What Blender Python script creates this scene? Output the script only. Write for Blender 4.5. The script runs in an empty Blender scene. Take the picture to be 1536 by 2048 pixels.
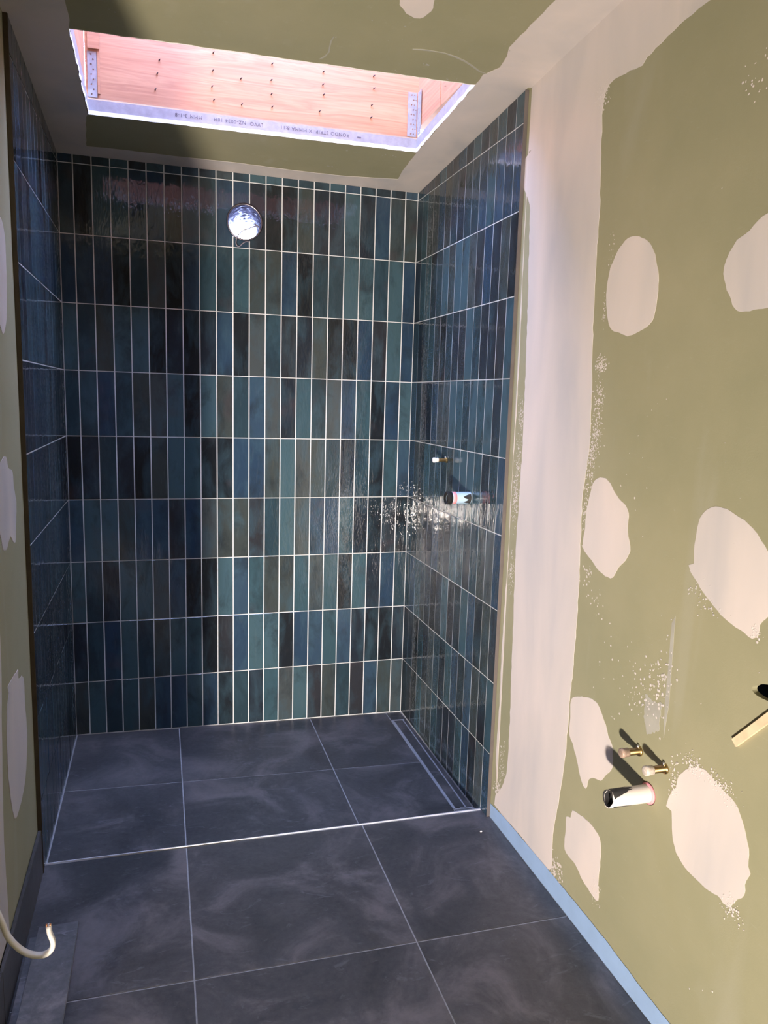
import bpy, bmesh, math, random
from mathutils import Vector, Matrix, Euler
R = math.radians
random.seed(7)
scn = bpy.context.scene
C = scn.collection

# ------------------------------------------------------------------ camera
cam_d = bpy.data.cameras.new('camera'); cam = bpy.data.objects.new('camera', cam_d); C.objects.link(cam)
cam.location = (0.36817, -3.32744, 1.49523)
cam.rotation_euler = (R(81.36422), R(-1.67612), R(-16.54267))
cam_d.sensor_fit = 'HORIZONTAL'; cam_d.sensor_width = 36; cam_d.lens = 35.034; cam_d.clip_start = 0.02
scn.camera = cam

# ------------------------------------------------------------------ world (soft cloudy blue daylight)
wd = bpy.data.worlds.new('sky'); scn.world = wd; wd.use_nodes = True
nt = wd.node_tree; nt.nodes.clear()
bgd = nt.nodes.new('ShaderNodeBackground'); bgd.inputs[0].default_value = (0.43, 0.56, 1.0, 1); bgd.inputs[1].default_value = 35.0
wo = nt.nodes.new('ShaderNodeOutputWorld'); nt.links.new(bgd.outputs[0], wo.inputs[0])

# ------------------------------------------------------------------ lamps
def area(name, loc, target, size, power, col, size_y=None, shape='DISK'):
    d = bpy.data.lights.new(name, 'AREA'); d.shape = shape; d.size = size
    if size_y: d.size_y = size_y
    d.energy = power; d.color = col
    o = bpy.data.objects.new(name, d); C.objects.link(o); o.location = loc
    o.rotation_euler = (Vector(target) - Vector(loc)).to_track_quat('-Z', 'Y').to_euler()
    return o
# warm work lamp standing low on the floor of the doorway behind the photographer
wl_ = area('work_lamp', (-0.60, -4.80, 0.20), (0.85, 0.0, 0.80), 0.16, 118, (1.0, 0.87, 0.77))
wl_.data.spread = R(95)
scn.view_settings.view_transform = 'Standard'; scn.view_settings.look = 'None'
scn.view_settings.gamma = 1; scn.view_settings.use_curve_mapping = False
scn.view_settings.exposure = 0.0

# ------------------------------------------------------------------ constants of the place
W = 1.4885            # tile face to tile face
XL, XR = -0.012, 1.5005   # faces of the plasterboard
P = 0.2665            # tile row pitch
HP = 0.06878          # tile column pitch
def cz(y): return 2.405 - 0.064 * y     # underside of the raking ceiling

# ------------------------------------------------------------------ materials
def mat(name):
    m = bpy.data.materials.new(name); m.use_nodes = True
    nt = m.node_tree; b = nt.nodes['Principled BSDF']
    return m, nt, b
def N(nt, t, **kw):
    n = nt.nodes.new(t)
    for k, v in kw.items():
        if k in ('operation', 'blend_type', 'data_type', 'noise_dimensions', 'musgrave_type', 'feature', 'interpolation_type'): setattr(n, k, v)
        else: n.inputs[k].default_value = v
    return n
def L(nt, a, b): nt.links.new(a, b)
def ramp(nt, fac, stops, interp='LINEAR'):
    r = nt.nodes.new('ShaderNodeValToRGB'); r.color_ramp.interpolation = interp
    el = r.color_ramp.elements
    while len(el) > 1: el.remove(el[-1])
    el[0].position = stops[0][0]; el[0].color = (*stops[0][1], 1)
    for p, c in stops[1:]:
        e = el.new(p); e.color = (*c, 1)
    L(nt, fac, r.inputs[0]); return r.outputs[0]
def coords(nt, scale=(1, 1, 1), rnd=True):
    """object coordinates, shifted by the object's own random number so that alike pieces differ"""
    tc = nt.nodes.new('ShaderNodeTexCoord'); mp = nt.nodes.new('ShaderNodeMapping')
    mp.inputs['Scale'].default_value = scale
    L(nt, tc.outputs['Object'], mp.inputs['Vector'])
    if rnd:
        oi = nt.nodes.new('ShaderNodeObjectInfo')
        m = nt.nodes.new('ShaderNodeMath'); m.operation = 'MULTIPLY'; m.inputs[1].default_value = 173.0
        L(nt, oi.outputs['Random'], m.inputs[0])
        cb = nt.nodes.new('ShaderNodeCombineXYZ'); L(nt, m.outputs[0], cb.inputs[0]); L(nt, m.outputs[0], cb.inputs[1]); L(nt, m.outputs[0], cb.inputs[2])
        L(nt, cb.outputs[0], mp.inputs['Location'])
        return mp.outputs[0], oi.outputs['Random']
    return mp.outputs[0], None
def noise(nt, vec, scale, detail=3, rough=0.55, dist=0.0):
    n = nt.nodes.new('ShaderNodeTexNoise'); n.inputs['Scale'].default_value = scale
    n.inputs['Detail'].default_value = detail; n.inputs['Roughness'].default_value = rough; n.inputs['Distortion'].default_value = dist
    L(nt, vec, n.inputs['Vector']); return n.outputs['Fac']
def mix(nt, fac, a, b, mode='MIX'):
    m = nt.nodes.new('ShaderNodeMix'); m.data_type = 'RGBA'; m.blend_type = mode
    for s, v in ((0, fac), (6, a), (7, b)):
        if hasattr(v, 'is_linked') or hasattr(v, 'links'): L(nt, v, m.inputs[s])
        elif isinstance(v, tuple): m.inputs[s].default_value = (*v, 1)
        else: m.inputs[s].default_value = v
    return m.outputs[2]
def bump(nt, b, h, strength, dist):
    n = nt.nodes.new('ShaderNodeBump'); n.inputs['Strength'].default_value = strength; n.inputs['Distance'].default_value = dist
    L(nt, h, n.inputs['Height']); L(nt, n.outputs[0], b.inputs['Normal'])
def plain(name, col, rough=0.6, metal=0.0, var=0.0, vscale=30):
    m, nt, b = mat(name)
    b.inputs['Roughness'].default_value = rough; b.inputs['Metallic'].default_value = metal
    v, _ = coords(nt, rnd=False)
    f = noise(nt, v, vscale, 4)
    lo = tuple(c * (1 - var) for c in col); hi = tuple(min(1, c * (1 + var)) for c in col)
    L(nt, ramp(nt, f, [(0.3, lo), (0.7, hi)]), b.inputs['Base Color'])
    return m

def glazed():
    m, nt, b = mat('dark glazed tile')
    v, rnd = coords(nt)
    base = ramp(nt, rnd, [(0.0, (.012, .015, .019)), (0.12, (.022, .042, .056)), (0.24, (.034, .070, .088)), (0.34, (.026, .028, .034)),
                          (0.44, (.022, .044, .078)), (0.54, (.040, .050, .050)), (0.64, (.046, .088, .108)), (0.76, (.018, .024, .034)), (0.86, (.030, .056, .090)), (0.94, (.052, .064, .068)), (1.0, (.016, .026, .038))], 'CONSTANT')
    v2, _ = coords(nt, (1.0, 0.4, 1.0))
    n1 = noise(nt, v2, 13, 5, 0.6, 0.5)
    blot = ramp(nt, n1, [(0.44, (0, 0, 0)), (0.70, (0.55, 0.55, 0.55))])
    c1 = mix(nt, blot, base, (.044, .088, .118))
    v6, _ = coords(nt, (1.0, 0.55, 1.0))
    n2 = noise(nt, v6, 9, 5, 0.65, 0.4)
    dk = ramp(nt, n2, [(0.50, (0, 0, 0)), (0.72, (0.7, 0.7, 0.7))])
    c2 = mix(nt, dk, c1, (.016, .020, .025))
    v3, _ = coords(nt, (1.0, 0.10, 1.0))
    n3 = noise(nt, v3, 110, 4, 0.6)
    st = ramp(nt, n3, [(0.60, (0, 0, 0)), (0.8, (0.22, 0.22, 0.22))])
    c3 = mix(nt, st, c2, (.11, .14, .15))
    n4 = noise(nt, v, 6, 2)
    rd = ramp(nt, n4, [(0.62, (0, 0, 0)), (0.80, (0.45, 0.45, 0.45))])
    c4 = mix(nt, rd, c3, (.062, .046, .052))
    L(nt, c4, b.inputs['Base Color'])
    b.inputs['Roughness'].default_value = 0.03
    b.inputs['IOR'].default_value = 1.5
    v5, _ = coords(nt, (1.0, 0.34, 1.0))
    h = noise(nt, v5, 110, 1.6, 0.5, 0.2); h2 = noise(nt, v5, 16, 1)
    a = nt.nodes.new('ShaderNodeMath'); a.operation = 'MULTIPLY_ADD'; a.inputs[1].default_value = 3.0
    L(nt, h2, a.inputs[0]); L(nt, h, a.inputs[2])
    bump(nt, b, a.outputs[0], 0.75, 0.0009)
    return m
def slate(name='dark slate tile', k=1.0):
    m, nt, b = mat(name)
    v, rnd = coords(nt)
    n1 = noise(nt, v, 3.6, 9, 0.66, 0.9)
    c = ramp(nt, n1, [(0.36, (.038 * k, .041 * k, .045 * k)), (0.50, (.074 * k, .074 * k, .078 * k)), (0.66, (.200 * k, .182 * k, .185 * k))])
    v2, _ = coords(nt, (1, 2.6, 1))
    n2 = noise(nt, v2, 9, 9, 0.72, 1.6)
    vein = ramp(nt, n2, [(0.585, (0, 0, 0)), (0.66, (0.6, 0.6, 0.6))])
    c = mix(nt, vein, c, (.20 * k, .20 * k, .225 * k))
    n3 = noise(nt, v, 60, 5, 0.7)
    c = mix(nt, 0.35, c, ramp(nt, n3, [(0.3, (.035 * k, .037 * k, .041 * k)), (0.7, (.120 * k, .115 * k, .120 * k))]))
    L(nt, c, b.inputs['Base Color'])
    r = ramp(nt, n1, [(0.3, (.30, .30, .30)), (0.7, (.45, .45, .45))]); L(nt, r, b.inputs['Roughness'])
    bump(nt, b, n2, 0.25, 0.002)
    return m
def board():
    m, nt, b = mat('green plasterboard')
    v, _ = coords(nt, rnd=False)
    n1 = noise(nt, v, 2.2, 5, 0.6)
    c = ramp(nt, n1, [(0.3, (.262, .258, .155)), (0.7, (.325, .306, .190))])
    v2, _ = coords(nt, (1, 1, 6), rnd=False)
    n2 = noise(nt, v2, 26, 6, 0.7)
    f = ramp(nt, n2, [(0.60, (0, 0, 0)), (0.80, (0.35, 0.35, 0.35))])
    c = mix(nt, f, c, (.40, .39, .30))
    v3, _ = coords(nt, (1, 1, .25), rnd=False)
    n3 = noise(nt, v3, 5, 3, 0.5, 0.5)
    f3 = ramp(nt, n3, [(0.62, (0, 0, 0)), (0.70, (0.22, 0.22, 0.22))])
    c = mix(nt, f3, c, (.38, .37, .30))
    L(nt, c, b.inputs['Base Color']); b.inputs['Roughness'].default_value = 0.75
    n4 = noise(nt, v, 300, 3); bump(nt, b, n4, 0.25, 0.0006)
    return m
def plaster(name='dry plaster', k=1.0):
    m, nt, b = mat(name)
    v, _ = coords(nt, (1, 1, .3), rnd=False)
    n1 = noise(nt, v, 4.0, 4, 0.5, 0.4)
    c = ramp(nt, n1, [(0.30, (.50 * k, .48 * k, .475 * k)), (0.48, (.61 * k, .56 * k, .525 * k)), (0.68, (.70 * k, .62 * k, .57 * k))])
    L(nt, c, b.inputs['Base Color']); b.inputs['Roughness'].default_value = 0.42
    n4 = noise(nt, v, 60, 4, 0.6); bump(nt, b, n4, 0.12, 0.001)
    return m
def wood():
    m, nt, b = mat('pine board')
    v, _ = coords(nt, (0.5, 0.5, 5.0))
    n = noise(nt, v, 3.0, 5, 0.55, 1.2)
    c = ramp(nt, n, [(0.30, (.36, .150, .085)), (0.45, (.47, .225, .130)), (0.52, (.38, .165, .098)), (0.62, (.50, .255, .150)), (0.72, (.41, .185, .11))])
    v2, _ = coords(nt, (1.0, 1.0, 60.0)); n2 = noise(nt, v2, 3, 4)
    c = mix(nt, 0.25, c, ramp(nt, n2, [(0.35, (.32, .14, .075)), (0.65, (.52, .28, .17))]))
    L(nt, c, b.inputs['Base Color']); b.inputs['Roughness'].default_value = 0.6
    return m
M = dict(
    tile=glazed(), slate=slate(), board=board(), plaster=plaster(), wood=wood(),
    grout=plain('pale grout', (.62, .64, .66), 0.7, 0, .06, 80), fgrout=plain('grey floor grout', (.42, .42, .43), .8, 0, .15, 60),
    skimgrey=plain('thin grey skim', (.36, .35, .30), .7, 0, .12, 14),
    bronze=plain('bronze edge trim', (.19, .165, .16), .42, .5, .1, 20), brown=plain('brown edge trim', (.105, .080, .055), .4, .6, .15, 20),
    steel=plain('brushed steel', (.72, .73, .76), .28, 1, .06, 60), galv=plain('galvanised steel', (.29, .28, .32), .5, .2, .14, 45),
    foil=plain('aluminium foil duct', (.20, .185, .21), .34, 1, .06, 70), gypsum=plain('cut plasterboard edge', (.82, .80, .80), .8, 0, .06, 90),
    tape=plain('blue masking tape', (.28, .41, .62), .65, 0, .05, 14), pvc=plain('white plastic pipe', (.74, .68, .62), .38, 0, .05, 12),
    black=plain('dark inside', (.008, .008, .009), .9, 0, .3, 20), brass=plain('brass', (.50, .35, .15), .3, 1, .15, 60),
    copper=plain('copper', (.66, .32, .17), .35, 1, .1, 60), film=plain('brown wrap', (.30, .22, .17), .35, 0, .3, 120),
    clear=plain('cloudy plastic cap', (.52, .46, .40), .25, 0, .25, 160), pink=plain('pink sealant', (.80, .30, .32), .55, 0, .1, 50),
    cable=plain('white cable sheath', (.83, .80, .74), .40, 0, .04, 30), nail=plain('dark nail', (.06, .05, .06), .5, .7, .2, 90),
    ink=plain('grey ink', (.09, .08, .12), .7), soot=plain('black marker', (.03, .03, .03), .6, 0, .3, 70), bluish=plain('pale blue pipe sleeve', (.45, .62, .78), .3, 0, .08, 40),
    batten=plain('raw pine batten', (.74, .55, .36), .6, 0, .12, 40), wire=plain('grey wire', (.22, .20, .24), .4, 0, .1, 60),
    white=plain('white paint', (.75, .75, .75), .6), paper=plain('white paper scrap', (.8, .8, .8), .7),
)

# ------------------------------------------------------------------ helpers
def link(name, me, m, parent=None, kind=None, label=None, cat=None, group=None):
    if m is not None and not me.materials: me.materials.append(m)
    o = bpy.data.objects.new(name, me); C.objects.link(o)
    if parent is not None: o.parent = parent
    for k, v in (('kind', kind), ('label', label), ('category', cat), ('group', group)):
        if v: o[k] = v
    return o
def mesh(bm, name='m', smooth=False):
    bmesh.ops.recalc_face_normals(bm, faces=bm.faces)
    me = bpy.data.meshes.new(name); bm.to_mesh(me); bm.free()
    if smooth:
        for p in me.polygons: p.use_smooth = True
    return me
def box_bm(bm, a, b):
    vs = [bm.verts.new((x, y, z)) for x in (a[0], b[0]) for y in (a[1], b[1]) for z in (a[2], b[2])]
    for f in ((0, 1, 3, 2), (4, 6, 7, 5), (0, 4, 5, 1), (2, 3, 7, 6), (0, 2, 6, 4), (1, 5, 7, 3)): bm.faces.new([vs[i] for i in f])
    return vs
def box(name, a, b, m, parent=None, bevel=0, **kw):
    bm = bmesh.new(); box_bm(bm, a, b)
    if bevel: bmesh.ops.bevel(bm, geom=bm.edges[:], offset=bevel, segments=1, affect='EDGES')
    return link(name, mesh(bm), m, parent, **kw)
def empty(name, loc=(0, 0, 0), **kw):
    o = bpy.data.objects.new(name, None); C.objects.link(o); o.location = loc; o.empty_display_size = .1
    for k, v in kw.items():
        if v: o['category' if k == 'cat' else k] = v
    return o
def prism(name, loops, fn, t, m, parent=None, **kw):
    """fill outline(s) (first outer, rest holes) given in 2D, placed by fn(u, v, w) where w is 0..t along the surface normal"""
    bm = bmesh.new(); es = []
    for lp in loops:
        vs = [bm.verts.new((u, v, 0)) for u, v in lp]
        for i in range(len(vs)): es.append(bm.edges.new((vs[i], vs[(i + 1) % len(vs)])))
    bmesh.ops.triangle_fill(bm, use_beauty=True, use_dissolve=False, edges=es)
    r = bmesh.ops.extrude_face_region(bm, geom=bm.faces[:])
    for v in r['geom']:
        if isinstance(v, bmesh.types.BMVert): v.co.z = t
    for v in bm.verts: v.co = Vector(fn(v.co.x, v.co.y, v.co.z))
    return link(name, mesh(bm), m, parent, **kw)
def circle(u, v, r, n=40, r2=None): return [(u + r * math.cos(2 * math.pi * i / n), v + (r2 or r) * math.sin(2 * math.pi * i / n)) for i in range(n)]
def rect(a, b, c, d): return [(a, b), (c, b), (c, d), (a, d)]
def ragged(pts, step=.02, amp=.003, seed=1, closed=True, smooth=True):
    """smooth the outline a little, subdivide it and roughen it like a trowelled edge"""
    rd = random.Random(seed); n = len(pts)
    out = []
    for i in range(n if closed else n - 1):
        p0 = Vector(pts[(i - 1) % n]); p1 = Vector(pts[i]); p2 = Vector(pts[(i + 1) % n]); p3 = Vector(pts[(i + 2) % n])
        k = max(1, int((p2 - p1).length / step))
        for j in range(k):
            t = j / k
            if smooth: q = .5 * ((2 * p1) + (p2 - p0) * t + (2 * p0 - 5 * p1 + 4 * p2 - p3) * t * t + (3 * p1 - p0 - 3 * p2 + p3) * t ** 3)
            else: q = p1.lerp(p2, t)
            nv = Vector((-(p2 - p1).y, (p2 - p1).x)).normalized()
            out.append(tuple(q + nv * rd.uniform(-amp, amp)))
    return out
def tube(name, pts, r, m, parent=None, seg=12, flat=1.0, smooth=True, caps=True, **kw):
    """a swept tube; r may be a list; flat squashes it across its second axis"""
    bm = bmesh.new(); rings = []
    n = len(pts); pts = [Vector(p) for p in pts]
    up = Vector((0, 0, 1)); prev = None
    for i, p in enumerate(pts):
        d = (pts[min(n - 1, i + 1)] - pts[max(0, i - 1)]).normalized()
        a = d.cross(up) if prev is None else prev - d * prev.dot(d)
        if a.length < 1e-4: a = d.cross(Vector((1, 0, 0)))
        a.normalize(); b = d.cross(a).normalized(); prev = a
        rr = r[i] if isinstance(r, (list, tuple)) else r
        rings.append([bm.verts.new(p + a * rr * math.cos(2 * math.pi * k / seg) + b * rr * flat * math.sin(2 * math.pi * k / seg)) for k in range(seg)])
    for i in range(n - 1):
        for k in range(seg): bm.faces.new((rings[i][k], rings[i][(k + 1) % seg], rings[i + 1][(k + 1) % seg], rings[i + 1][k]))
    if caps: bm.faces.new(rings[0]); bm.faces.new(rings[-1])
    return link(name, mesh(bm, smooth=smooth), m, parent, **kw)
def lathe(name, prof, origin, axis, m, parent=None, seg=28, smooth=True, **kw):
    """prof = [(along, radius)...] about axis"""
    ax = Vector(axis).normalized(); a = ax.cross(Vector((0, 0, 1)));
    if a.length < .01: a = Vector((1, 0, 0))
    a.normalize(); b = ax.cross(a); o = Vector(origin)
    bm = bmesh.new(); rings = []
    for s, r in prof:
        rings.append([bm.verts.new(o + ax * s + (a * math.cos(2 * math.pi * k / seg) + b * math.sin(2 * math.pi * k / seg)) * max(r, 1e-5)) for k in range(seg)])
    for i in range(len(prof) - 1):
        for k in range(seg): bm.faces.new((rings[i][k], rings[i][(k + 1) % seg], rings[i + 1][(k + 1) % seg], rings[i + 1][k]))
    me = mesh(bm, smooth=smooth)
    return link(name, me, m, parent, **kw)
def crom(pts, k=8):
    out = []; n = len(pts); P_ = [Vector(p) for p in pts]
    for i in range(n - 1):
        p0 = P_[max(0, i - 1)]; p1 = P_[i]; p2 = P_[i + 1]; p3 = P_[min(n - 1, i + 2)]
        for j in range(k):
            t = j / k
            out.append(.5 * ((2 * p1) + (p2 - p0) * t + (2 * p0 - 5 * p1 + 4 * p2 - p3) * t * t + (3 * p1 - p0 - 3 * p2 + p3) * t ** 3))
    out.append(P_[-1]); return out

# ================================================================== THE SETTING
# hole positions
DUCT = (0.722, 2.209, 0.074)
SHOWER_WASTE = (-0.728, 1.133); SHOWER_TAIL = (-0.478, 1.254)
BASIN = (-1.884, 0.559); TAP_A = (-1.838, 0.647); TAP_B = (-1.937, 0.651)
DARK_OVAL = (-2.226, 0.951)  # dark oval: an opening cut in the board with a black sheet behind

# ---- walls (plasterboard)
fr = lambda u, v, w: (XR + w, u, v)          # right wall: u = y, v = z
fl = lambda u, v, w: (XL - w, u, v)          # left wall
fb = lambda u, v, w: (u, 0.0015 + w, v)      # back wall
wall_right = prism('wall_right', [[(-5.8, -.06), (.05, -.06), (.05, cz(.05) + .02), (-5.8, cz(-5.8) + .02)], circle(*BASIN, .0285), circle(*TAP_A, .0125, 20), circle(*TAP_B, .0125, 20), [(DARK_OVAL[0] + .056 * math.cos(t) , DARK_OVAL[1] + .017 * math.sin(t) - .010 * math.cos(t)) for t in [6.28319 * i / 36 for i in range(36)]]],
                   fr, .013, M['board'], kind='structure')
box('wall_cavity', (XR + .07, -5.8, 0), (XR + .08, .05, 2.7), M['black'], wall_right)
wall_left = prism('wall_left', [[(-2.42, -.06), (.05, -.06), (.05, cz(.05) + .02), (-2.42, cz(-2.42) + .02)]], fl, .11, M['board'], kind='structure')
wall_back = prism('wall_back', [rect(-.1, -.12, 1.6, 2.42), circle(DUCT[0], DUCT[1], DUCT[2] + .002)], fb, .06, M['grout'], kind='structure')
# ---- rest of the room behind the photographer
box('wall_doorway', (-1.7, -2.42, -.06), (XL - .111, -2.31, 2.72), M['board'], kind='structure')
box('wall_far', (-1.8, -5.9, -.06), (-1.7, -2.3, 2.9), M['board'], kind='structure')
box('wall_front', (-1.8, -5.9, -.06), (1.56, -5.8, 2.9), M['board'], kind='structure')
# ---- ceiling with the skylight opening
SK = [(.1465, -.957), (.148, -.402), (1.327, -.438), (1.3255, -1.001)]
opening = ragged(SK, .02, .0022, 11, smooth=False)
fc = lambda u, v, w: (u, v, cz(v) + w)
ceiling = prism('ceiling', [rect(-1.8, -5.9, 1.56, .05), opening], fc, .012, M['board'], kind='structure')

def strip_loop(name, loop, depth0, depth1, m, parent, **kw):
    bm = bmesh.new(); n = len(loop)
    cx = sum(p[0] for p in loop) / n; cy = sum(p[1] for p in loop) / n
    ins = []
    for (x, y) in loop:
        dx, dy = x - cx, y - cy
        ins.append((x - .0012 * (1 if dx > 0 else -1), y - .0012 * (1 if dy > 0 else -1)))
    q = [[bm.verts.new(fc(u, v, d)) for u, v in lp] for lp, d in ((loop, depth0), (ins, depth0), (ins, depth1), (loop, depth1))]
    for a in range(4):
        for i in range(n): bm.faces.new((q[a][i], q[a][(i + 1) % n], q[(a + 1) % 4][(i + 1) % n], q[(a + 1) % 4][i]))
    return link(name, mesh(bm), m, parent, **kw)
strip_loop('cut_edge', opening, -.0012, .0125, M['gypsum'], ceiling, label='white torn edge of the ceiling board around the opening')

# plaster on the ceiling: one U of stopping around the shower, as thin skim coats
CE = [(.161, -1.183), (.153, -1.095), (.154, -1.067), (.155, -1.001), (.1455, -.959), (.147, -.718), (.146, -.397), (.138, -.374), (.117, -.102), (.261, -.109), (.436, -.103), (.692, -.111), (.91, -.100), (1.135, -.103), (1.347, -.139), (1.337, -.245), (1.329, -.435), (1.3262, -1.004), (1.322, -1.066), (1.352, -1.123), (1.342, -1.189), (1.328, -1.233), (1.338, -1.473), (1.343, -1.56)]
outer = [(1.343, -3.0), (XR, -3.0), (XR, -1.04), (W + .001, -1.04), (W + .001, 0), (0, 0), (0, -.99), (XL, -.99), (XL, -2.42), (-.1,-2.42), (-.1,-2.7), (.15, -2.7)]
fcd = lambda u, v, w: (u, v, cz(v) - w)
prism('plaster_skim', [ragged(CE, .03, .0016, 5, closed=False, smooth=False) + [CE[-1]] + outer], fcd, .0010, M['plaster'], ceiling)
prism('plaster_patch', [ragged([(.93, -1.428), (.964, -1.353), (.98, -1.325), (1.011, -1.299), (1.041, -1.294), (1.057, -1.333), (1.048, -1.38), (1.022, -1.457)], .012, .002, 3)], fcd, .001, M['plaster'], ceiling)
def smear(pts, w, seed):
    rd = random.Random(seed); a = [Vector(p) for p in pts]; l, r = [], []
    for i, p in enumerate(a):
        d = (a[min(i + 1, len(a) - 1)] - a[max(i - 1, 0)]).normalized(); n = Vector((-d.y, d.x))
        ww = w * rd.uniform(.5, 1.2) * (.35 if i in (0, len(a) - 1) else 1)
        l.append(tuple(p + n * ww)); r.append(tuple(p - n * ww))
    return l + r[::-1]
prism('plaster_smear', [smear([(.83, -1.006), (.838, -1.018), (.843, -1.028), (.846, -1.042), (.849, -1.054), (.845, -1.08), (.842, -1.113), (.844, -1.14)], .0022, 1)], fcd, .001, M['skimgrey'], ceiling)
prism('plaster_smear', [smear([(1.072, -1.142), (1.1, -1.148), (1.135, -1.15), (1.167, -1.15), (1.205, -1.14), (1.239, -1.126), (1.275, -1.104), (1.306, -1.083), (1.334, -1.076)], .003, 2)], fcd, .001, M['skimgrey'], ceiling)
def specks(name, spots, f, m, parent, seed=1):
    """tiny splashes of plaster, joined: nobody could count them"""
    rd = random.Random(seed); bm = bmesh.new()
    for (u, v, r, n, s) in spots:
        for _ in range(int(n * 1.7) if n > 10 else n):
            a, b = u + rd.gauss(0, s[0]), v + rd.gauss(0, s[1]); q = r * rd.uniform(.4, 1.2); k = rd.randint(5, 7); sq = rd.uniform(.45, 1)
            an = rd.uniform(0, 3)
            ring = []
            for i in range(k):
                t = 6.283 * i / k; x = q * math.cos(t) * rd.uniform(.7, 1.2); y = q * sq * math.sin(t) * rd.uniform(.7, 1.2)
                ring.append(bm.verts.new(f(a + x * math.cos(an) - y * math.sin(an), b + x * math.sin(an) + y * math.cos(an), .0009)))
            c = bm.verts.new(f(a, b, .0015))
            for i in range(k): bm.faces.new((ring[i], ring[(i + 1) % k], c))
    return link(name, mesh(bm), m, parent, kind='stuff')
specks('plaster_splash', [(1.053, -1.011, .004, 3, (.01, .004)), (1.142, -1.074, .005, 4, (.012, .006)), (1.229, -1.02, .004, 4, (.012, .004)), (1.08, -.372, .004, 5, (.02, .006)), (1.229, -.376, .004, 5, (.015, .005)), (1.04, -.19, .004, 5, (.014, .006)), (.75, -.35, .003, 2, (.03, .02)), (1.28, -.95, .003, 5, (.03, .03)), (.27, -1.08, .003, 2, (.01, .01)), (.9, -1.25, .0025, 8, (.25, .08)), (1.15, -1.2, .0025, 6, (.1, .08))], fcd, M['skimgrey'], ceiling, 4)

# ---- plaster on the right wall
frd = lambda u, v, w: (XR - w, u, v)
fld = lambda u, v, w: (XL + w, u, v)
COL = [(-1.063, 2.281), (-1.076, 2.098), (-1.088, 1.944), (-1.097, 1.819), (-1.106, 1.663), (-1.118, 1.342), (-1.112, 1.008), (-1.128, .667), (-1.141, .349), (-1.128, .196), (-1.062, .10), (-1.058, .066), (-1.104, .062), (-1.258, .068), (-1.455, .072), (-1.462, .175), (-1.483, .319), (-1.501, .455), (-1.505, .644), (-1.511, .752), (-1.511, .96), (-1.498, 1.23), (-1.515, 1.4), (-1.495, 1.642), (-1.484, 1.828), (-1.481, 2.034), (-1.464, 2.252), (-1.472, 2.305), (-1.51, 2.322), (-1.560, 2.318), (-1.598, 2.315), (-1.629, 2.309), (-1.647, 2.321), (-1.779, 2.346), (-1.858, 2.351), (-1.943, 2.358)]
prism('plaster_skim', [ragged(COL, .018, .0022, 21, closed=False) + [(-1.943, 2.358), (-3.0, 2.42), (-3.0, cz(-3.0)), (-1.044, cz(-1.044)), (-1.044, 2.281)]], frd, .0008, M['plaster'], wall_right)
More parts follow.
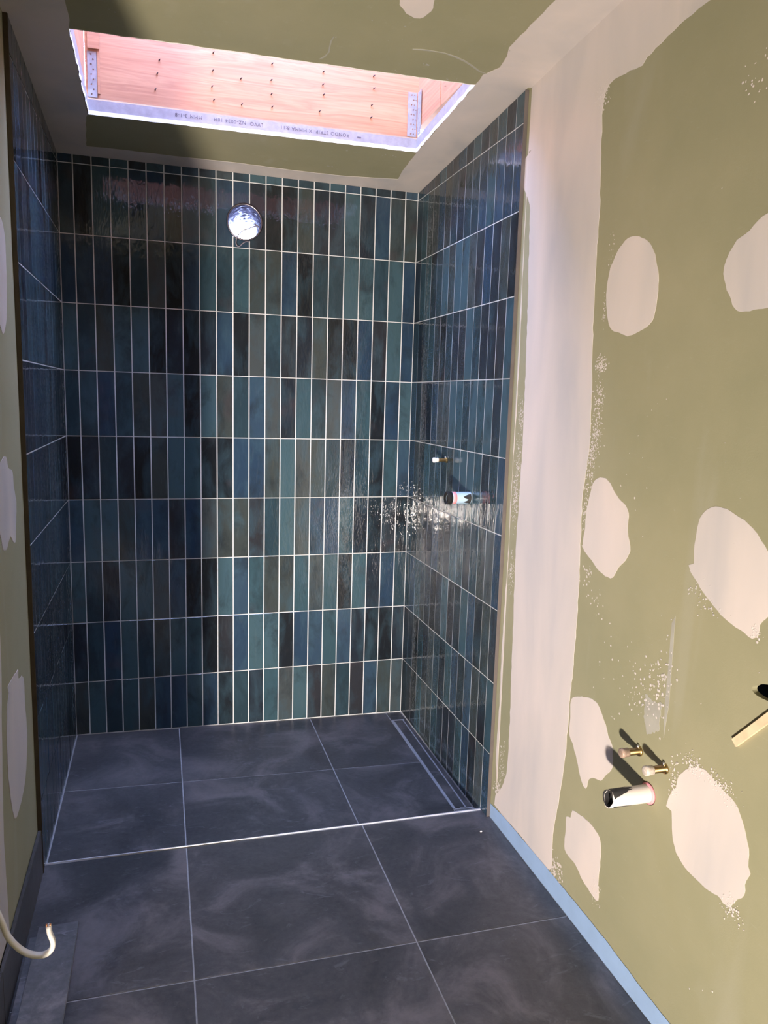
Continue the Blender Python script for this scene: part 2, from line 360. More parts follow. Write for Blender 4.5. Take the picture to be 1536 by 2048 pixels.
# thin bead of plaster against the tile trim
EB = [(-1.044, 2.28), (-1.050, 1.95), (-1.060, 1.6), (-1.054, 1.17), (-1.058, 1.0), (-1.050, .65), (-1.054, .46), (-1.050, .25), (-1.070, .13), (-1.044, .10)]
prism('plaster_bead', [ragged(EB, .02, .0018, 9, closed=False)], frd, .001, M['plaster'], wall_right)
PR = [
 [(-1.646, 1.911), (-1.694, 1.895), (-1.733, 1.863), (-1.758, 1.802), (-1.762, 1.744), (-1.749, 1.699), (-1.728, 1.684), (-1.703, 1.677), (-1.663, 1.668), (-1.63, 1.675), (-1.584, 1.689), (-1.56, 1.716), (-1.546, 1.769), (-1.546, 1.82), (-1.562, 1.861), (-1.591, 1.894), (-1.621, 1.909)],
 [(-2.084, 1.872), (-2.04, 1.848), (-2.008, 1.835), (-1.99, 1.814), (-1.976, 1.786), (-1.977, 1.773), (-1.987, 1.749), (-2.006, 1.717), (-2.028, 1.692), (-2.062, 1.69), (-2.109, 1.691), (-2.173, 1.698), (-2.186, 1.767), (-2.14, 1.846)],
 [(-1.553, 1.29), (-1.605, 1.303), (-1.658, 1.266), (-1.7, 1.244), (-1.715, 1.227), (-1.719, 1.182), (-1.734, 1.133), (-1.718, 1.106), (-1.691, 1.082), (-1.67, 1.05), (-1.645, 1.044), (-1.601, 1.053), (-1.564, 1.073), (-1.517, 1.1), (-1.521, 1.146), (-1.521, 1.187), (-1.532, 1.239)],
 [(-2.02, 1.289), (-2.053, 1.288), (-2.09, 1.278), (-2.128, 1.262), (-2.154, 1.242), (-2.173, 1.223), (-2.208, 1.184), (-2.21, 1.135), (-2.189, 1.093), (-2.172, 1.074), (-2.172, 1.048), (-2.158, 1.041), (-2.133, 1.046), (-2.078, 1.06), (-2.032, 1.083), (-1.988, 1.112), (-1.963, 1.131), (-1.954, 1.145), (-1.971, 1.154), (-1.967, 1.181), (-1.97, 1.222), (-1.975, 1.255), (-1.994, 1.277)],
 [(-1.515, .652), (-1.576, .682), (-1.626, .692), (-1.654, .683), (-1.688, .649), (-1.703, .624), (-1.726, .606), (-1.733, .551), (-1.709, .517), (-1.687, .488), (-1.661, .481), (-1.631, .462), (-1.619, .429), (-1.592, .44), (-1.564, .487), (-1.535, .524), (-1.516, .542), (-1.515, .594)],
 [(-1.56, .328), (-1.591, .337), (-1.656, .343), (-1.701, .328), (-1.712, .292), (-1.712, .237), (-1.71, .206), (-1.717, .152), (-1.689, .149), (-1.636, .16), (-1.595, .179), (-1.535, .189), (-1.531, .246), (-1.531, .291), (-1.552, .302)],
 [(-2.041, .707), (-2.068, .714), (-2.095, .705), (-2.122, .696), (-2.157, .689), (-2.175, .671), (-2.196, .64), (-2.21, .602), (-2.21, .577), (-2.217, .566), (-2.207, .534), (-2.209, .512), (-2.185, .48), (-2.175, .46), (-2.155, .455), (-2.147, .462), (-2.103, .455), (-2.047, .456), (-2.001, .475), (-1.983, .511), (-1.973, .563), (-1.953, .564), (-1.963, .6), (-1.981, .627), (-1.982, .649), (-2.006, .682)],
]
for i, p in enumerate(PR): prism('plaster_patch', [ragged(p, .011, .0014, 30 + i)], frd, .0007, M['plaster'], wall_right)
specks('plaster_splash', [
 (-1.545, 1.60, .0028, 70, (.012, .010)), (-1.545, 1.51, .0028, 70, (.012, .03)), (-1.545, 1.42, .0028, 90, (.014, .03)), (-1.53, 1.34, .003, 90, (.012, .035)), (-1.515, 1.22, .003, 40, (.008, .06)),
 (-1.098, 1.44, .0026, 70, (.010, .04)), (-1.096, 1.30, .0026, 60, (.010, .04)), (-1.09, 1.18, .0028, 100, (.012, .05)), (-1.09, .93, .0026, 60, (.012, .03)), (-1.10, .23, .003, 40, (.012, .05)), (-1.075, .13, .004, 40, (.012, .02)),
 (-1.59, .97, .003, 12, (.03, .02)), (-1.55, 1.03, .004, 12, (.012, .02)), (-1.46, 2.30, .0035, 50, (.02, .015)), (-1.56, 1.88, .0025, 16, (.008, .03)), (-1.54, 1.74, .0025, 14, (.004, .02)),
 (-2.03, .705, .0028, 60, (.018, .012)), (-2.12, .700, .0028, 60, (.02, .012)), (-1.97, .64, .003, 40, (.01, .03)), (-2.18, .458, .003, 40, (.014, .012)), (-1.70, .17, .0025, 40, (.012, .02)),
 (-2.02, 1.07, .003, 16, (.02, .012)), (-2.165, 1.055, .003, 16, (.008, .01)), (-1.50, .10, .005, 26, (.018, .020)), (-1.48, .09, .004, 20, (.01, .015)), (-1.99, 1.09, .003, 12, (.02, .02)),
 (-2.02, 2.14, .003, 14, (.02, .02)), (-1.7, 1.29, .003, 5, (.03, .02)), (-1.52, .06, .005, 12, (.015, .008)), (-1.55, .04, .004, 6, (.01, .005)), (-2.02, .10, .0025, 8, (.2, .15)), (-1.9, 1.4, .002, 22, (.2, .5)), (-1.72, .80, .0035, 14, (.05, .07)), (-1.9, .86, .004, 40, (.02, .05)), (-1.84, .80, .004, 40, (.03, .04))],
 frd, M['plaster'], wall_right, 8)
# faint dragged skim beside the brass stubs
thin = M['skimgrey']
prism('plaster_smear', [ragged([(-1.905, .80), (-1.903, .73), (-1.86, .70), (-1.845, .74), (-1.842, .80), (-1.87, .79)], .006, .003, 60, smooth=False)], frd, .0005, thin, wall_right)
prism('plaster_smear', [ragged([(-1.925, 1.02), (-1.93, .80), (-1.922, .72), (-1.916, .80), (-1.915, 1.0)], .02, .0008, 61, smooth=False)], frd, .0005, thin, wall_right)
# ---- plaster on the left wall
PL = [
 [(-1.246, .742), (-1.185, .736), (-1.188, .712), (-1.117, .689), (-1.106, .601), (-1.098, .497), (-1.142, .416), (-1.20, .381), (-1.30, .37), (-1.339, .406), (-1.371, .498), (-1.375, .607), (-1.35, .696), (-1.317, .722), (-1.329, .744)],
 [(-1.288, 1.311), (-1.217, 1.319), (-1.191, 1.288), (-1.138, 1.273), (-1.127, 1.23), (-1.102, 1.183), (-1.123, 1.126), (-1.141, 1.082), (-1.182, 1.094), (-1.206, 1.111), (-1.259, 1.087), (-1.308, 1.097), (-1.33, 1.136), (-1.378, 1.182), (-1.356, 1.275)],
 [(-1.143, 1.921), (-1.098, 1.884), (-1.097, 1.79), (-1.125, 1.674), (-1.182, 1.627), (-1.208, 1.649), (-1.29, 1.677), (-1.28, 1.795), (-1.224, 1.886)]]
for i, p in enumerate(PL): prism('plaster_patch', [ragged(p, .012, .0016, 40 + i)], fld, .0012, M['plaster'], wall_left)
prism('plaster_skim', [ragged([(-1.395, cz(-1.4)), (-1.40, 1.2), (-1.392, .862), (-1.428, .648), (-1.458, .443), (-1.459, .31), (-1.453, .228), (-1.448, .152)], .03, .002, 47, closed=False) + [(-1.448, .152), (-1.80, .152), (-1.80, cz(-1.8))]], fld, .0012, M['plaster'], wall_left)

# ================================================================== WALL TILES
def tile_mesh(w, h, t=.008, ch=.0009):
    bm = bmesh.new()
    def ringv(x, y, z): return [bm.verts.new(p) for p in ((-x, -y, z), (x, -y, z), (x, y, z), (-x, y, z))]
    a = ringv(w / 2, h / 2, -t); b = ringv(w / 2, h / 2, -ch); c = ringv(w / 2 - ch, h / 2 - ch, 0)
    bm.faces.new(c); bm.faces.new(a[::-1])
    for p, q in ((a, b), (b, c)):
        for i in range(4): bm.faces.new((p[i], p[(i + 1) % 4], q[(i + 1) % 4], q[i]))
    return mesh(bm, 'tile')
_tm = {}
def get_tile(w, h, m):
    k = (round(w, 4), round(h, 4), m.name)
    if k not in _tm:
        me = tile_mesh(w, h); me.materials.append(m); _tm[k] = me
    return _tm[k]
GV, GH = .0042, .0032
rt = random.Random(5)
floor_z = lambda x: -.033 * max(0, min(1, x / W)) - .001
def rows_for(ztop, zbot):
    zs = [zbot] + [(9.9 - i) * P for i in range(9, 0, -1)] + [ztop]
    return zs
def place_tile(parent, wmat, u0, u1, z0, z1, cutter=None, ztops=None):
    """tile between u0..u1, z0..z1 on a wall; wmat maps (u, z, out) to the world"""
    w, h = u1 - u0, z1 - z0
    me = get_tile(w, h, M['tile'])
    if ztops:   # raked top edge following the ceiling
        me = me.copy()
        for v in me.vertices:
            if v.co.y > 0: v.co.y += ztops[0] + (ztops[1] - ztops[0]) * (v.co.x / w + .5) - (z1)
    o = bpy.data.objects.new('tile', me); C.objects.link(o); o.parent = parent
    tilt = Euler((R(rt.uniform(-.18, .18)), R(rt.uniform(-.30, .30)), 0)).to_matrix().to_4x4()
    o.matrix_world = wmat @ Matrix.Translation(((u0 + u1) / 2, (z0 + z1) / 2, rt.uniform(-.0002, .0002))) @ tilt
    return o
MB = Matrix(((1, 0, 0, 0), (0, 0, -1, 0), (0, 1, 0, 0), (0, 0, 0, 1)))                     # back: u=x, out=-y
MR = Matrix(((0, 0, -1, W), (-1, 0, 0, 0), (0, 1, 0, 0), (0, 0, 0, 1)))                   # right: u=-y (distance from the back), out=-x
ML = Matrix(((0, 0, 1, 0), (1, 0, 0, 0), (0, 1, 0, 0), (0, 0, 0, 1)))                     # left: u=y, out=+x
def cut_holes(objs, cyl_me, mtx):
    co = bpy.data.objects.new('cutter', cyl_me); C.objects.link(co); co.matrix_world = mtx
    dg = bpy.context.evaluated_depsgraph_get()
    for o in objs:
        md = o.modifiers.new('b', 'BOOLEAN'); md.operation = 'DIFFERENCE'; md.object = co; md.solver = 'EXACT'
    bpy.context.view_layer.update(); dg = bpy.context.evaluated_depsgraph_get()
    for o in objs:
        me = bpy.data.meshes.new_from_object(o.evaluated_get(dg)); o.modifiers.clear(); o.data = me
    bpy.data.objects.remove(co)
def cyl_mesh(r, h, n=40):
    bm = bmesh.new(); bmesh.ops.create_cone(bm, cap_ends=True, segments=n, radius1=r, radius2=r, depth=h)
    return mesh(bm)
# back wall: cut column, twenty full columns, cut column
cols = [0] + [.0553 + i * HP for i in range(21)] + [W]
near_duct = []
for j in range(22):
    u0, u1 = cols[j] + (GV / 2 if j else .0015), cols[j + 1] - (GV / 2 if j < 21 else .0015)
    zs = rows_for(cz(0) - .001, floor_z((u0 + u1) / 2) + .004)
    for i in range(10):
        o = place_tile(wall_back, MB, u0, u1, zs[i] + (GH / 2 if i else 0), zs[i + 1] - (GH / 2 if i < 9 else 0))
        zc = (zs[i] + zs[i + 1]) / 2
        if abs((u0 + u1) / 2 - DUCT[0]) < .12 and zs[i] - .08 < DUCT[1] < zs[i + 1] + .08: near_duct.append(o)
cut_holes(near_duct, cyl_mesh(DUCT[2], .2, 48), Matrix.Translation((DUCT[0], 0, DUCT[1])) @ Euler((R(90), 0, 0)).to_matrix().to_4x4())
# side walls
gr = prism('grout_bed', [[(-1.0219, floor_z(W) - .04), (0, floor_z(W) - .04), (0, cz(0)), (-1.0219, cz(-1.0219))], circle(*SHOWER_WASTE, .027), circle(*SHOWER_TAIL, .013, 20)], lambda u, v, w: (W + .0016 + w, u, v), .010, M['grout'], wall_right)
gl = prism('grout_bed', [[(-.985, -.04), (0, -.04), (0, cz(0)), (-.985, cz(-.985))]], lambda u, v, w: (-.0016 - w, u, v), .010, M['grout'], wall_left)
rcols = [0] + [.9641 - i * HP for i in range(13, -1, -1)] + [1.0215]
near = {'a': [], 'b': []}
for j in range(15):
    u0, u1 = rcols[j] + (GV / 2 if j else .0015), rcols[j + 1] - (GV / 2 if j < 14 else 0)
    zs = rows_for(cz(-(u0 + u1) / 2), floor_z(W) + .006)
    for i in range(10):
        o = place_tile(wall_right, MR, u0, u1, zs[i] + (GH / 2 if i else 0), zs[i + 1] - (GH / 2 if i < 9 else 0), ztops=(cz(-u0) - .001, cz(-u1) - .001) if i == 9 else None)
        for k, (hy, hz) in (('a', SHOWER_WASTE), ('b', SHOWER_TAIL)):
            if abs((u0 + u1) / 2 + hy) < .075 and zs[i] - .04 < hz < zs[i + 1] + .04: near[k].append(o)
for k, (hy, hz), r in (('a', SHOWER_WASTE, .026), ('b', SHOWER_TAIL, .012)):
    cut_holes(near[k], cyl_mesh(r, .1, 28), Matrix.Translation((W, hy, hz)) @ Euler((0, R(90), 0)).to_matrix().to_4x4())
lcols = [-.985] + [-.9320 + i * HP for i in range(14)] + [0]
for j in range(15):
    u0, u1 = lcols[j] + (GV / 2 if j else 0), lcols[j + 1] - (GV / 2 if j < 14 else .0015)
    if u1 - u0 < .006: continue
    zs = rows_for(cz((u0 + u1) / 2), .002)
    for i in range(10):
        place_tile(wall_left, ML, u0, u1, zs[i] + (GH / 2 if i else 0), zs[i + 1] - (GH / 2 if i < 9 else 0), ztops=(cz(u0) - .001, cz(u1) - .001) if i == 9 else None)
# edge trims where the tiling stops
def corner_trim(name, x0, x1, y0, y1, zb, m, lab):
    bm = bmesh.new(); vs = box_bm(bm, (x0, y0, zb), (x1, y1, 1))
    for v in bm.verts:
        if v.co.z > .9: v.co.z = cz(v.co.y) - .0015
    bmesh.ops.bevel(bm, geom=[e for e in bm.edges if abs((e.verts[0].co - e.verts[1].co).z) > 1], offset=.0012, segments=2, affect='EDGES')
    return link(name, mesh(bm), m, kind='structure', label=lab)
corner_trim('trim_1', W - .0012, XR - .0002, -1.0262, -1.0222, 0.0, M['bronze'], 'slim bronze metal trim closing the right tiled wall')
corner_trim('trim_2', XL + .0002, .0012, -.9895, -.9855, 0.0, M['brown'], 'slim brown metal trim closing the left tiled wall')

# ================================================================== FLOOR
SKW = -.022
def fy(y0, x): return y0 + SKW * x
floor = box('floor', (-1.8, -5.9, -.10), (1.52, 0.02, -.045), M['fgrout'], kind='structure')
YT, G = -.940, .0038
xs_out = [-1.368, -.768, -.168, .432, 1.034, 1.634]
def floor_tile(x0, x1, ya, yb, zf, matl, parent=floor, thick=.01):
    """ya / yb are front and back joint lines at x=0; zf(x) height"""
    bm = bmesh.new(); cx = (x0 + x1) / 2; cy = (fy(ya, cx) + fy(yb, cx)) / 2
    top, bot, low = [], [], []
    for (x, yy, sx, sy) in ((x0, ya, 1, 1), (x1, ya, -1, 1), (x1, yb, -1, -1), (x0, yb, 1, -1)):
        X, Y = x + sx * G / 2, fy(yy, x) + sy * G / 2; Z = zf(X)
        bot.append(bm.verts.new((X - cx, Y - cy, Z - thick))); low.append(bm.verts.new((X - cx, Y - cy, Z - .0012))); top.append(bm.verts.new((X + sx * .001 - cx, Y + sy * .001 - cy, Z)))
    bm.faces.new(top); bm.faces.new(bot[::-1])
    for p, q in ((bot, low), (low, top)):
        for i in range(4): bm.faces.new((p[i], p[(i + 1) % 4], q[(i + 1) % 4], q[i]))
    o = link('tile', mesh(bm), matl, parent); o.location = (cx, cy, 0)
    return o
flat0 = lambda x: 0.0
bedm = box('screed', (-1.8, -5.9, -.045), (1.52, -.960, -.0015), M['fgrout'], floor)
ys = [-.940, -1.540, -2.140, -2.740, -3.340, -3.940, -4.540, -5.140, -5.740]
for yi in range(8):
    for xi in range(5):
        x0, x1 = xs_out[xi], min(xs_out[xi + 1], XR)
        if ys[yi + 1] > -2.7 and x1 <= .0: continue
        if ys[yi + 1] > -2.7: x0 = max(x0, XL + .001)
        floor_tile(x0, x1, ys[yi + 1], ys[yi] - (.006 if yi == 0 else 0), flat0, M['slate'])
# shower tray tiles fall towards the drain on the right
DX0, DX1, DY0, DY1 = 1.412, 1.470, -.895, -.098
sb = prism('screed', [[(0, -.962), (W, -.985), (W, 0), (0, 0)]], lambda u, v, w: (u, v, floor_z(u) - .0016 - w), .04, M['fgrout'], floor)
def sh_tile(x0, x1, ya, yb): return floor_tile(x0, x1, ya, yb, lambda x: floor_z(x), M['slate'], thick=.009)
YM = -.485; back = .033 * .5
for (x0, x1) in ((.0015, .432), (.432, 1.034), (1.034, DX0)):
    sh_tile(x0, x1, -.936, YM)
    o = sh_tile(x0, x1, YM, -.0035 + .022 * x1)
sh_tile(DX0, W - .002, -.936, -.868)               # strip in front of the drain
sh_tile(DX0, W - .002, -.062, .028)                # strip behind the drain
# bright metal strip at the shower edge
bm = bmesh.new()
for (x, h) in ((.0005, 1), (W - .003, 1)):
    for (dy, z) in ((-.0028, -.02), (-.0028, .0022), (.0008, .0022), (.0008, -.04)):
        bm.verts.new((x, fy(YT, x) + dy, z))
bm.verts.ensure_lookup_table()
for i in range(4): bm.faces.new([bm.verts[k] for k in (i, (i + 1) % 4, 4 + (i + 1) % 4, 4 + i)])
bm.faces.new([bm.verts[k] for k in range(4)]); bm.faces.new([bm.verts[k] for k in range(4, 8)])
link('threshold_strip', mesh(bm), plain('bright anodised strip', (.86, .87, .90), .38, .25, .04, 40), label='thin bright metal strip across the floor at the shower edge', cat='trim')
M['strip'] = plain('pale drain frame', (.50, .52, .58), .4, .3, .1, 50)
# linear drain with tiled lid
dr = empty('linear_drain', (0, 0, 0), label='long narrow tiled floor drain beside the right tiled shower wall', cat='drain')
zd = floor_z(1.44)
prism('tile_insert', [[(DX1 - .003, DY0 + .002), (W - .0015, DY0 + .002), (W - .0015, DY1 + .03), (DX1 + .0045, DY1 + .03)]], lambda u, v, w: (u, v, floor_z(u) - w), .006, M['slate'], dr)
def drain_bar(name, pts, m): 
    return prism(name, [pts], lambda u, v, w: (u, v, floor_z(u) + .0012 - w), .006, m, dr)
drain_bar('frame_bar', [(DX0 - .002, DY0), (DX0 + .0085, DY0), (DX0 + .0125, DY1), (DX0 + .004, DY1)], M['strip'])
drain_bar('frame_bar', [(DX1 - .010, DY0), (DX1 - .006, DY0), (DX1 + .001, DY1), (DX1 - .003, DY1)], M['strip'])
drain_bar('end_bar', [(DX0 + .004, DY1), (DX1 + .006, DY1), (DX1 + .006, DY1 + .010), (DX0 + .004, DY1 + .010)], M['strip'])
drain_bar('end_bar', [(DX0 + .028, DY0), (DX1 - .006, DY0), (DX1 - .006, DY0 + .003), (DX0 + .028, DY0 + .003)], M['strip'])
prism('tile_insert', [[(DX0 + .0100, DY0 + .004), (DX1 - .0112, DY0 + .004), (DX1 - .0042, -.5065), (DX0 + .0100, -.5065)]], lambda u, v, w: (u, v, floor_z(u) + .0006 - w), .005, M['slate'], dr)
prism('tile_insert', [[(DX0 + .0105, -.5045), (DX1 - .0044, -.5045), (DX1 - .0040, DY1 - .001), (DX0 + .0130, DY1 - .001)]], lambda u, v, w: (u, v, floor_z(u) + .0006 - w), .005, M['slate'], dr)

# skirting tiles along the left wall
for k, (a, b) in enumerate(((-1.590, -.992), (-2.192, -1.594), (-2.418, -2.196))):
    o = box('baseboard_left' if k == 0 else 'baseboard_left', (XL + .0015, a, .001), (-.0010, b, .150 if k else .147), M['slate'], bevel=.001, kind='structure')

# ================================================================== SKYLIGHT SHAFT
sky = empty('window_1', kind='structure', label='timber lined skylight shaft above the shower')
def fbk(t): return -.402 - (.036 + .0) * t / 1.0     # back edge runs slightly skew
def yb(x): return -.398 - .0305 * (x - .148)
ZS = 3.25
def back_piece(name, x0, x1, z0, z1, y_off, t, m, **kw):
    return prism(name, [rect(x0, z0, x1, z1)], lambda u, v, w: (u, yb(u) + y_off + w, v), t, m, sky, **kw)
o = back_piece('shaft_board', .142, 1.334, 2.486, 2.80, .002, .030, M['wood'])
o = back_piece('shaft_board', .142, 1.334, 2.802, ZS, .002, .030, M['wood'])
# folded metal batten with printed lettering, sitting on the ceiling board
back_piece('metal_channel', .146, 1.330, 2.4445, 2.4805, -.0005, .012, M['galv'], label='pale blue galvanised steel channel along the back edge')
rx = lambda y: 1.3265 - .0015 * (y + .44) / .56
prism('shaft_board', [rect(-1.05, 2.52, -.43, ZS)], lambda u, v, w: (1.333 + w, u, v), .03, M['wood'], sky)
prism('shaft_board', [rect(-.672, 2.52, -.432, ZS)], lambda u, v, w: (1.331 + w, u, v), .002, M['wood'], sky)
prism('metal_channel', [[(-1.01, cz(-1.01) + .013), (-.437, cz(-.437) + .013), (-.437, 2.483), (-1.01, 2.520)]], lambda u, v, w: (1.3275 + w, u, v), .006, M['galv'], sky)
prism('shaft_board', [rect(-.97, 2.51, -.40, ZS)], lambda u, v, w: (.141 - w, u, v), .03, M['wood'], sky)
prism('metal_channel', [[(-.965, cz(-.965) + .013), (-.402, cz(-.402) + .013), (-.402, 2.492), (-.965, 2.53)]], lambda u, v, w: (.1475 - w, u, v), .006, M['galv'], sky)
prism('shaft_board', [[(.13, cz(-1.0) + .013), (1.345, cz(-1.0) + .013), (1.345, ZS), (.13, ZS)]], lambda u, v, w: (u, -.975 - .035 * (u - .147) - w, v), .03, M['wood'], sky)
# nail plates
def plate(x0, x1, z0, z1, face):
    f = (lambda u, v, w: (u, yb(u) - .0008 - w, v)) if face == 'b' else (lambda u, v, w: (1.3272 - w, u, v))
    holes = []
    n = 9
    for i in range(n):
        zz = z0 + .010 + (z1 - z0 - .02) * i / (n - 1); xx = x0 + (x1 - x0) * (.62 if i % 2 else .40)
        holes.append(circle(xx, zz, .0028, 8))
        if face == 'b' and x0 > 1: holes.append(circle(x0 + (x1 - x0) * (.88 if i % 2 else .70), zz, .0022, 8))
    prism('nail_plate', [rect(x0, z0, x1, z1)] + holes, f, .0012, M['galv'], sky)
plate(.150, .180, 2.487, 2.634, 'b')
plate(1.289, 1.324, 2.487, 2.645, 'b')
plate(-.478, -.440, 2.487, 2.645, 'r')
back_piece('timber_block', .152, .190, 2.640, 2.76, -.010, .010, M['wood'])
back_piece('timber_block', .182, .190, 2.500, 2.636, -.004, .005, M['wood'])
# nails poking through the boards
for (x, z) in [(.385, 2.635), (.377, 2.59), (.37, 2.538), (.568, 2.684), (.566, 2.625), (.563, 2.572), (.569, 2.528), (.664, 2.611), (.667, 2.525), (.775, 2.675), (.772, 2.62), (.773, 2.573), (.776, 2.53), (.962, 2.673), (.961, 2.629), (.964, 2.595), (.95, 2.536), (1.152, 2.683), (1.154, 2.64), (1.147, 2.581), (1.145, 2.537)]:
    tube('nail', [(x, yb(x) + .006, z), (x + .001, yb(x) - .004, z), (x + .004, yb(x) - .009, z + .001)], [.0024, .0022, .0012], M['nail'], sky, seg=6)
def text(s, loc, size, rot, m, parent):
    cu = bpy.data.curves.new('printing', 'FONT'); cu.body = s; cu.size = size; cu.extrude = .0002; cu.space_character = 1.15
    o = bpy.data.objects.new('printing', cu); C.objects.link(o); o.rotation_euler = rot; o.location = loc
    bpy.context.view_layer.update(); dg = bpy.context.evaluated_depsgraph_get()
    me = bpy.data.meshes.new_from_object(o.evaluated_get(dg)); me.materials.append(m)
    q = bpy.data.objects.new('printing', me); C.objects.link(q); q.rotation_euler = rot; q.location = loc; q.parent = parent
    bpy.data.objects.remove(o); return q
skew = math.atan(-.0305)
# printing is upside down and reads from the right
for s, x in (('RONDO STRIP-IX MMMA 8:11', 1.065), ('LVVO  NZ-0034 10H', .745), ('MMM 3-1-8', .53)):
    text(s, (x, yb(x) - .0012, 2.470), .0175, (R(90), R(180), skew), M['ink'], sky)
back_piece('printing', 1.095, 1.110, 2.4600, 2.4640, -.0012, .0004, M['ink'])

# ================================================================== THINGS
# -- foil air duct through the back wall
dx, dz, drd = DUCT
du = empty('air_duct', (dx, 0, dz), label='crumpled silver foil air duct mouth high on the back tiled wall', cat='duct')
def at(o, par):  # keep world placement under an Empty that is not at the origin
    o.matrix_parent_inverse = par.matrix_world.inverted() if False else Matrix.Translation(par.location).inverted(); return o
prof = []; nn = 30; Ld = .235
ob = bmesh.new(); rings = []; rd = random.Random(3)
for i in range(nn + 1):
    t = i / nn; y = -.010 + Ld * t
    r = (drd - .004) * (1 - .16 * t) + .0022 * math.sin(i * math.pi) + (.0022 if i % 2 else -.0012)
    cxo = dx + .016 * t * t; czo = dz - .010 * t * t
    rings.append([ob.verts.new((cxo + (r + rd.uniform(-.0011, .0011)) * math.cos(6.2832 * k / 44), y + rd.uniform(-.0016, .0016), czo + (r + rd.uniform(-.0011, .0011)) * math.sin(6.2832 * k / 44))) for k in range(44)])
for i in range(nn):
    for k in range(44): ob.faces.new((rings[i][k], rings[i][(k + 1) % 44], rings[i + 1][(k + 1) % 44], rings[i + 1][k]))
at(link('duct_tube', mesh(ob), M['foil'], du), du)
lipr = [(drd + .0005, -.004), (drd + .0015, -.010), (drd - .003, -.012), (drd - .006, -.008)]
at(lathe('duct_rim', [(p[1], p[0]) for p in lipr], (dx, 0, dz), (0, 1, 0), M['foil'], du, seg=44), du)
at(tube('wire', crom([(dx + .048, -.006, dz - .010), (dx + .022, -.012, dz - .022), (dx - .010, -.016, dz - .038), (dx - .030, -.015, dz - .062), (dx - .036, -.013, dz - .085), (dx - .032, -.012, dz - .097), (dx - .022, -.012, dz - .100), (dx - .010, -.010, dz - .088), (dx + .004, -.007, dz - .078), (dx + .018, -.004, dz - .076)], 6), .0022, M['wire'], du, seg=8), du)
at(tube('wire', crom([(dx + .040, -.004, dz - .002), (dx + .054, -.010, dz - .012), (dx + .062, -.010, dz - .030), (dx + .052, -.006, dz - .050)], 6), .0024, M['wire'], du, seg=8), du)

# -- pipes in the right wall
def pvc_pipe(name, y, z, length, face_x, label, sleeve=False, r=.0215):
    t = empty(name, (face_x, y, z), label=label, cat='pipe')
    ax = (-1, 0, 0)
    L_ = length
    # hollow wall with a slanted, hand sawn mouth
    bm = bmesh.new(); seg = 32; stn = [-.03, 0, .015, L_ * .5, L_ * .8, L_]
    def pt(s, k, rr):
        a = 6.2832 * k / seg; sl = s
        if s == L_: sl = s - .010 * (math.cos(a - .6) * .5 + .5) + .0012 * math.sin(5 * a)
        return (face_x - sl, y + rr * math.sin(a), z + rr * math.cos(a))
    out = [[bm.verts.new(pt(s, k, r)) for k in range(seg)] for s in stn]
    inn = [[bm.verts.new(pt(s, k, r - .0024)) for k in range(seg)] for s in stn[::-1][:4]]
    allr = out + inn
    for i in range(len(allr) - 1):
        for k in range(seg): bm.faces.new((allr[i][k], allr[i][(k + 1) % seg], allr[i + 1][(k + 1) % seg], allr[i + 1][k]))
    for f in bm.faces:
        c_ = f.calc_center_median()
        if ((c_.y - y) ** 2 + (c_.z - z) ** 2) ** .5 < r - .0019: f.material_index = 1
    me = mesh(bm, smooth=True); me.materials.append(M['bluish'] if sleeve else M['pvc']); me.materials.append(M['black'])
    at(link('pipe_barrel', me, None, t), t)
    at(lathe('pipe_bore', [(-.02, r - .0026), (L_ - .018, r - .0026), (L_ - .018, 0)], (face_x, y, z), ax, M['black'], t), t)
    at(lathe('sealant_ring', [(-.002, r + .0001), (-.002, r + .0050), (.0025, r + .0046), (.0050, r + .0002)] if not sleeve else [(L_ * .62, r + .0002), (L_ * .63, r + .0012), (L_ * .76, r + .0012), (L_ * .77, r + .0002)], (face_x, y, z), ax, M['pink'], t), t)
    return t
wp = pvc_pipe('waste_pipe', BASIN[0], BASIN[1], .116, XR, 'short white plastic waste pipe stub below the brass tap stubs')
# black smudges on it
def smudge(par, y, z, x_face, a0, a1, s0, s1, r, prof):
    bm = bmesh.new(); ns = 7; g = []; na = len(prof) - 1
    for i, f in enumerate(prof):
        a = a0 + (a1 - a0) * i / na; e = s0 + (s1 - s0) * f
        g.append([bm.verts.new((x_face - (s0 + (e - s0) * j / ns), y + (r + .0004) * math.sin(a), z + (r + .0004) * math.cos(a))) for j in range(ns + 1)])
    for i in range(na):
        for j in range(ns): bm.faces.new((g[i][j], g[i + 1][j], g[i + 1][j + 1], g[i][j + 1]))
    return at(link('black_smudge', mesh(bm, smooth=True), M['soot'], par), par)
smudge(wp, *BASIN, XR, .55, -1.15, .108, .048, .0215, [.8, .85, .62, .95, 1.0, .80, .95, .70, .66, .45, .30, .12, .04])
smudge(wp, *BASIN, XR, -2.05, -2.75, .108, .052, .0215, [.06, .45, .9, 1.0, .95, .85])
at(lathe('pipe_rim', [(.1085, .0192), (.1115, .0217), (.1135, .0210), (.1120, .0190)], (XR, BASIN[0], BASIN[1]), (-1, 0, 0), M['soot'], wp), wp)
sp = pvc_pipe('shower_pipe', SHOWER_WASTE[0], SHOWER_WASTE[1], .092, W, 'pale blue pipe stub with pink band in the right tiled wall', True, .0222)
at(lathe('dark_collar', [(.074, .0225), (.074, .0240), (.094, .0240), (.094, .0200)], (W, *SHOWER_WASTE), (-1, 0, 0), M['black'], sp), sp)
smudge(sp, *SHOWER_WASTE, W, -2.7, -.8, .0, .034, .0222, [.1, .6, .9, .5, .35, .8, .95, .6, .2])
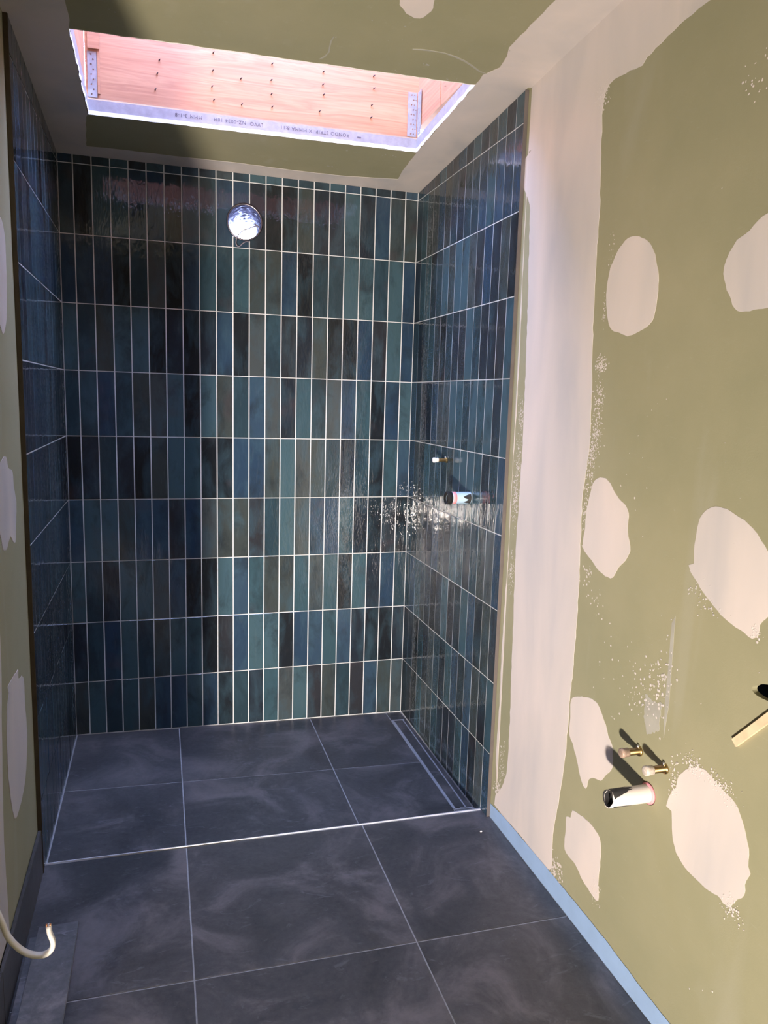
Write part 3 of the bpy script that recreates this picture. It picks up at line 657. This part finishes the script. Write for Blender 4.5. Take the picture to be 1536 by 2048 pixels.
def tap_stub(name, y, z, length, face_x, label, capmat, group=None, r=.0088):
    t = empty(name, (face_x, y, z), label=label, cat='pipe', group=group)
    ax = (-1, 0, 0); o = (face_x, y, z)
    at(lathe('brass_barrel', [(-.02, r), (0, r), (0.0, r + .0042), (.004, r + .0042), (.0042, r), (length * .62, r), (length * .62, r * .8), (length * .7, r * .8)], o, ax, M['brass'], t), t)
    at(lathe('wrapped_cap', [(length * .60, r + .0002), (length * .62, r + .0026), (length * .78, r + .0018), (length * .84, r + .0032), (length * .97, r + .0028), (length, r), (length, 0)], o, ax, capmat, t), t)
    at(tube('set_screw', [(face_x - .006, y, z + r), (face_x - .006, y - .001, z + r + .007)], .003, M['steel'], t, seg=8), t)
    return t
tap_stub('tap_stub', *TAP_A, .055, XR, 'upper left brass tap stub with a brown wrapped end', M['film'], 'brass stubs above the waste pipe')
tap_stub('tap_stub', *TAP_B, .058, XR, 'brass tap stub with a cloudy clear cap, nearer the big plaster patch', M['clear'], 'brass stubs above the waste pipe')
st = tap_stub('shower_elbow', *SHOWER_TAIL, .060, W, 'tiny brass stub wrapped in white tape in the tiled shower wall', M['paper'], None, .0070)

# -- masking tape along the foot of the right wall
TP = [(-1.028, .052), (-1.06, .056), (-1.10, .060), (-1.26, .066), (-1.46, .069), (-1.73, .070), (-2.0, .058), (-2.4, .060), (-2.8, .060)]
prism('masking_tape', [[(-2.8, .0015), (-1.028, .0015)] + ragged(TP, .03, .0012, 12, closed=False) + [TP[-1]]], lambda u, v, w: (XR - .0013 - w, u, v), .0005, M['tape'], label='blue masking tape stuck along the foot of the plasterboard wall', cat='tape')

# -- cable hanging out of the left wall
CB = [(-.03, -1.80, .66), (.0, -1.80, .575), (.013, -1.80, .523), (.043, -1.80, .435), (.055, -1.80, .393), (.073, -1.80, .362), (.095, -1.80, .342), (.119, -1.80, .335), (.135, -1.80, .343), (.14, -1.80, .360), (.134, -1.80, .384), (.133, -1.80, .399)]
cb = empty('electric_cable', (0, -1.8, .5), label='white flat cable hanging out of the left wall above the spare skirting tiles', cat='cable')
pts = crom(CB, 6)
at(tube('cable_sheath', pts, .0088, M['cable'], cb, seg=14, flat=.62), cb)
ex, ey, ez = CB[-1]
for s in (-.004, 0.003): at(tube('copper_core', [(ex + s, ey - .0005, ez - .004), (ex + s, ey - .0005, ez + .005)], .0018, M['copper'], cb, seg=8), cb)

# -- two spare cut skirting tiles lying by the left wall
def slab(x0, x1, ya, yb_, z0, za, t, label):
    bm = bmesh.new(); box_bm(bm, (x0, ya, 0), (x1, yb_, t))
    bmesh.ops.bevel(bm, geom=bm.edges[:], offset=.0008, segments=1, affect='EDGES')
    for v in bm.verts:
        k = (yb_ - v.co.y) / (yb_ - ya); v.co.z += z0 + (za - z0) * k
    o = link('skirting_tile', mesh(bm), M['slate_l'], label=label, cat='tile', group='spare skirting tiles on the floor')
    return o
M['slate_l'] = slate('lighter slate offcut', 2.3)
slab(.007, .112, -1.90, -1.297, .0006, .012, .011, 'dark skirting tile lying underneath the other by the left wall')
slab(.027, .130, -1.885, -1.275, .0120, .034, .011, 'dark skirting tile lying on top of the other by the left wall')

# -- timber batten against the right wall
bt = empty('timber_batten', (XR, -2.15, .81), label='raw pine batten lying diagonally against the wall at the right', cat='timber')
d = Vector((0, -.076, .086)).normalized(); n = Vector((0, d.z, -d.y)) ; P0 = Vector((XR - .0004, -2.144, .813)); Lb = .75
def bar(name, off0, off1, w0, w1, s0, s1, m, taper=0):
    bm = bmesh.new(); vs = []
    for s in (s0, s1):
        for o_ in (off0, off1):
            for w in (w0, w1):
                oo = o_ * (1 - (taper if s == s0 else 0)); vs.append(bm.verts.new(P0 + d * s + n * oo + Vector((-1, 0, 0)) * w))
    for f in ((0, 1, 3, 2), (4, 6, 7, 5), (0, 4, 5, 1), (2, 3, 7, 6), (0, 2, 6, 4), (1, 5, 7, 3)): bm.faces.new([vs[i] for i in f])
    return at(link(name, mesh(bm), m, bt), bt)
bar('batten_body', -.0085, .0085, .0, .006, 0, Lb, M['batten'])
bar('split_sliver', .0087, .0135, .0, .004, .035, Lb, M['batten'], .6)

# -- little crumb of plaster on the floor in front of the trim
bm = bmesh.new(); bmesh.ops.create_icosphere(bm, subdivisions=1, radius=.0055)
for v in bm.verts: v.co = Vector((v.co.x * 1.1, v.co.y * .8, v.co.z * .45)) * random.uniform(.8, 1.15)
o = link('plaster_crumb', mesh(bm), M['gypsum'], label='small white crumb of plaster on the floor near the bronze trim', cat='debris'); o.location = (1.428, -1.11, .0022)
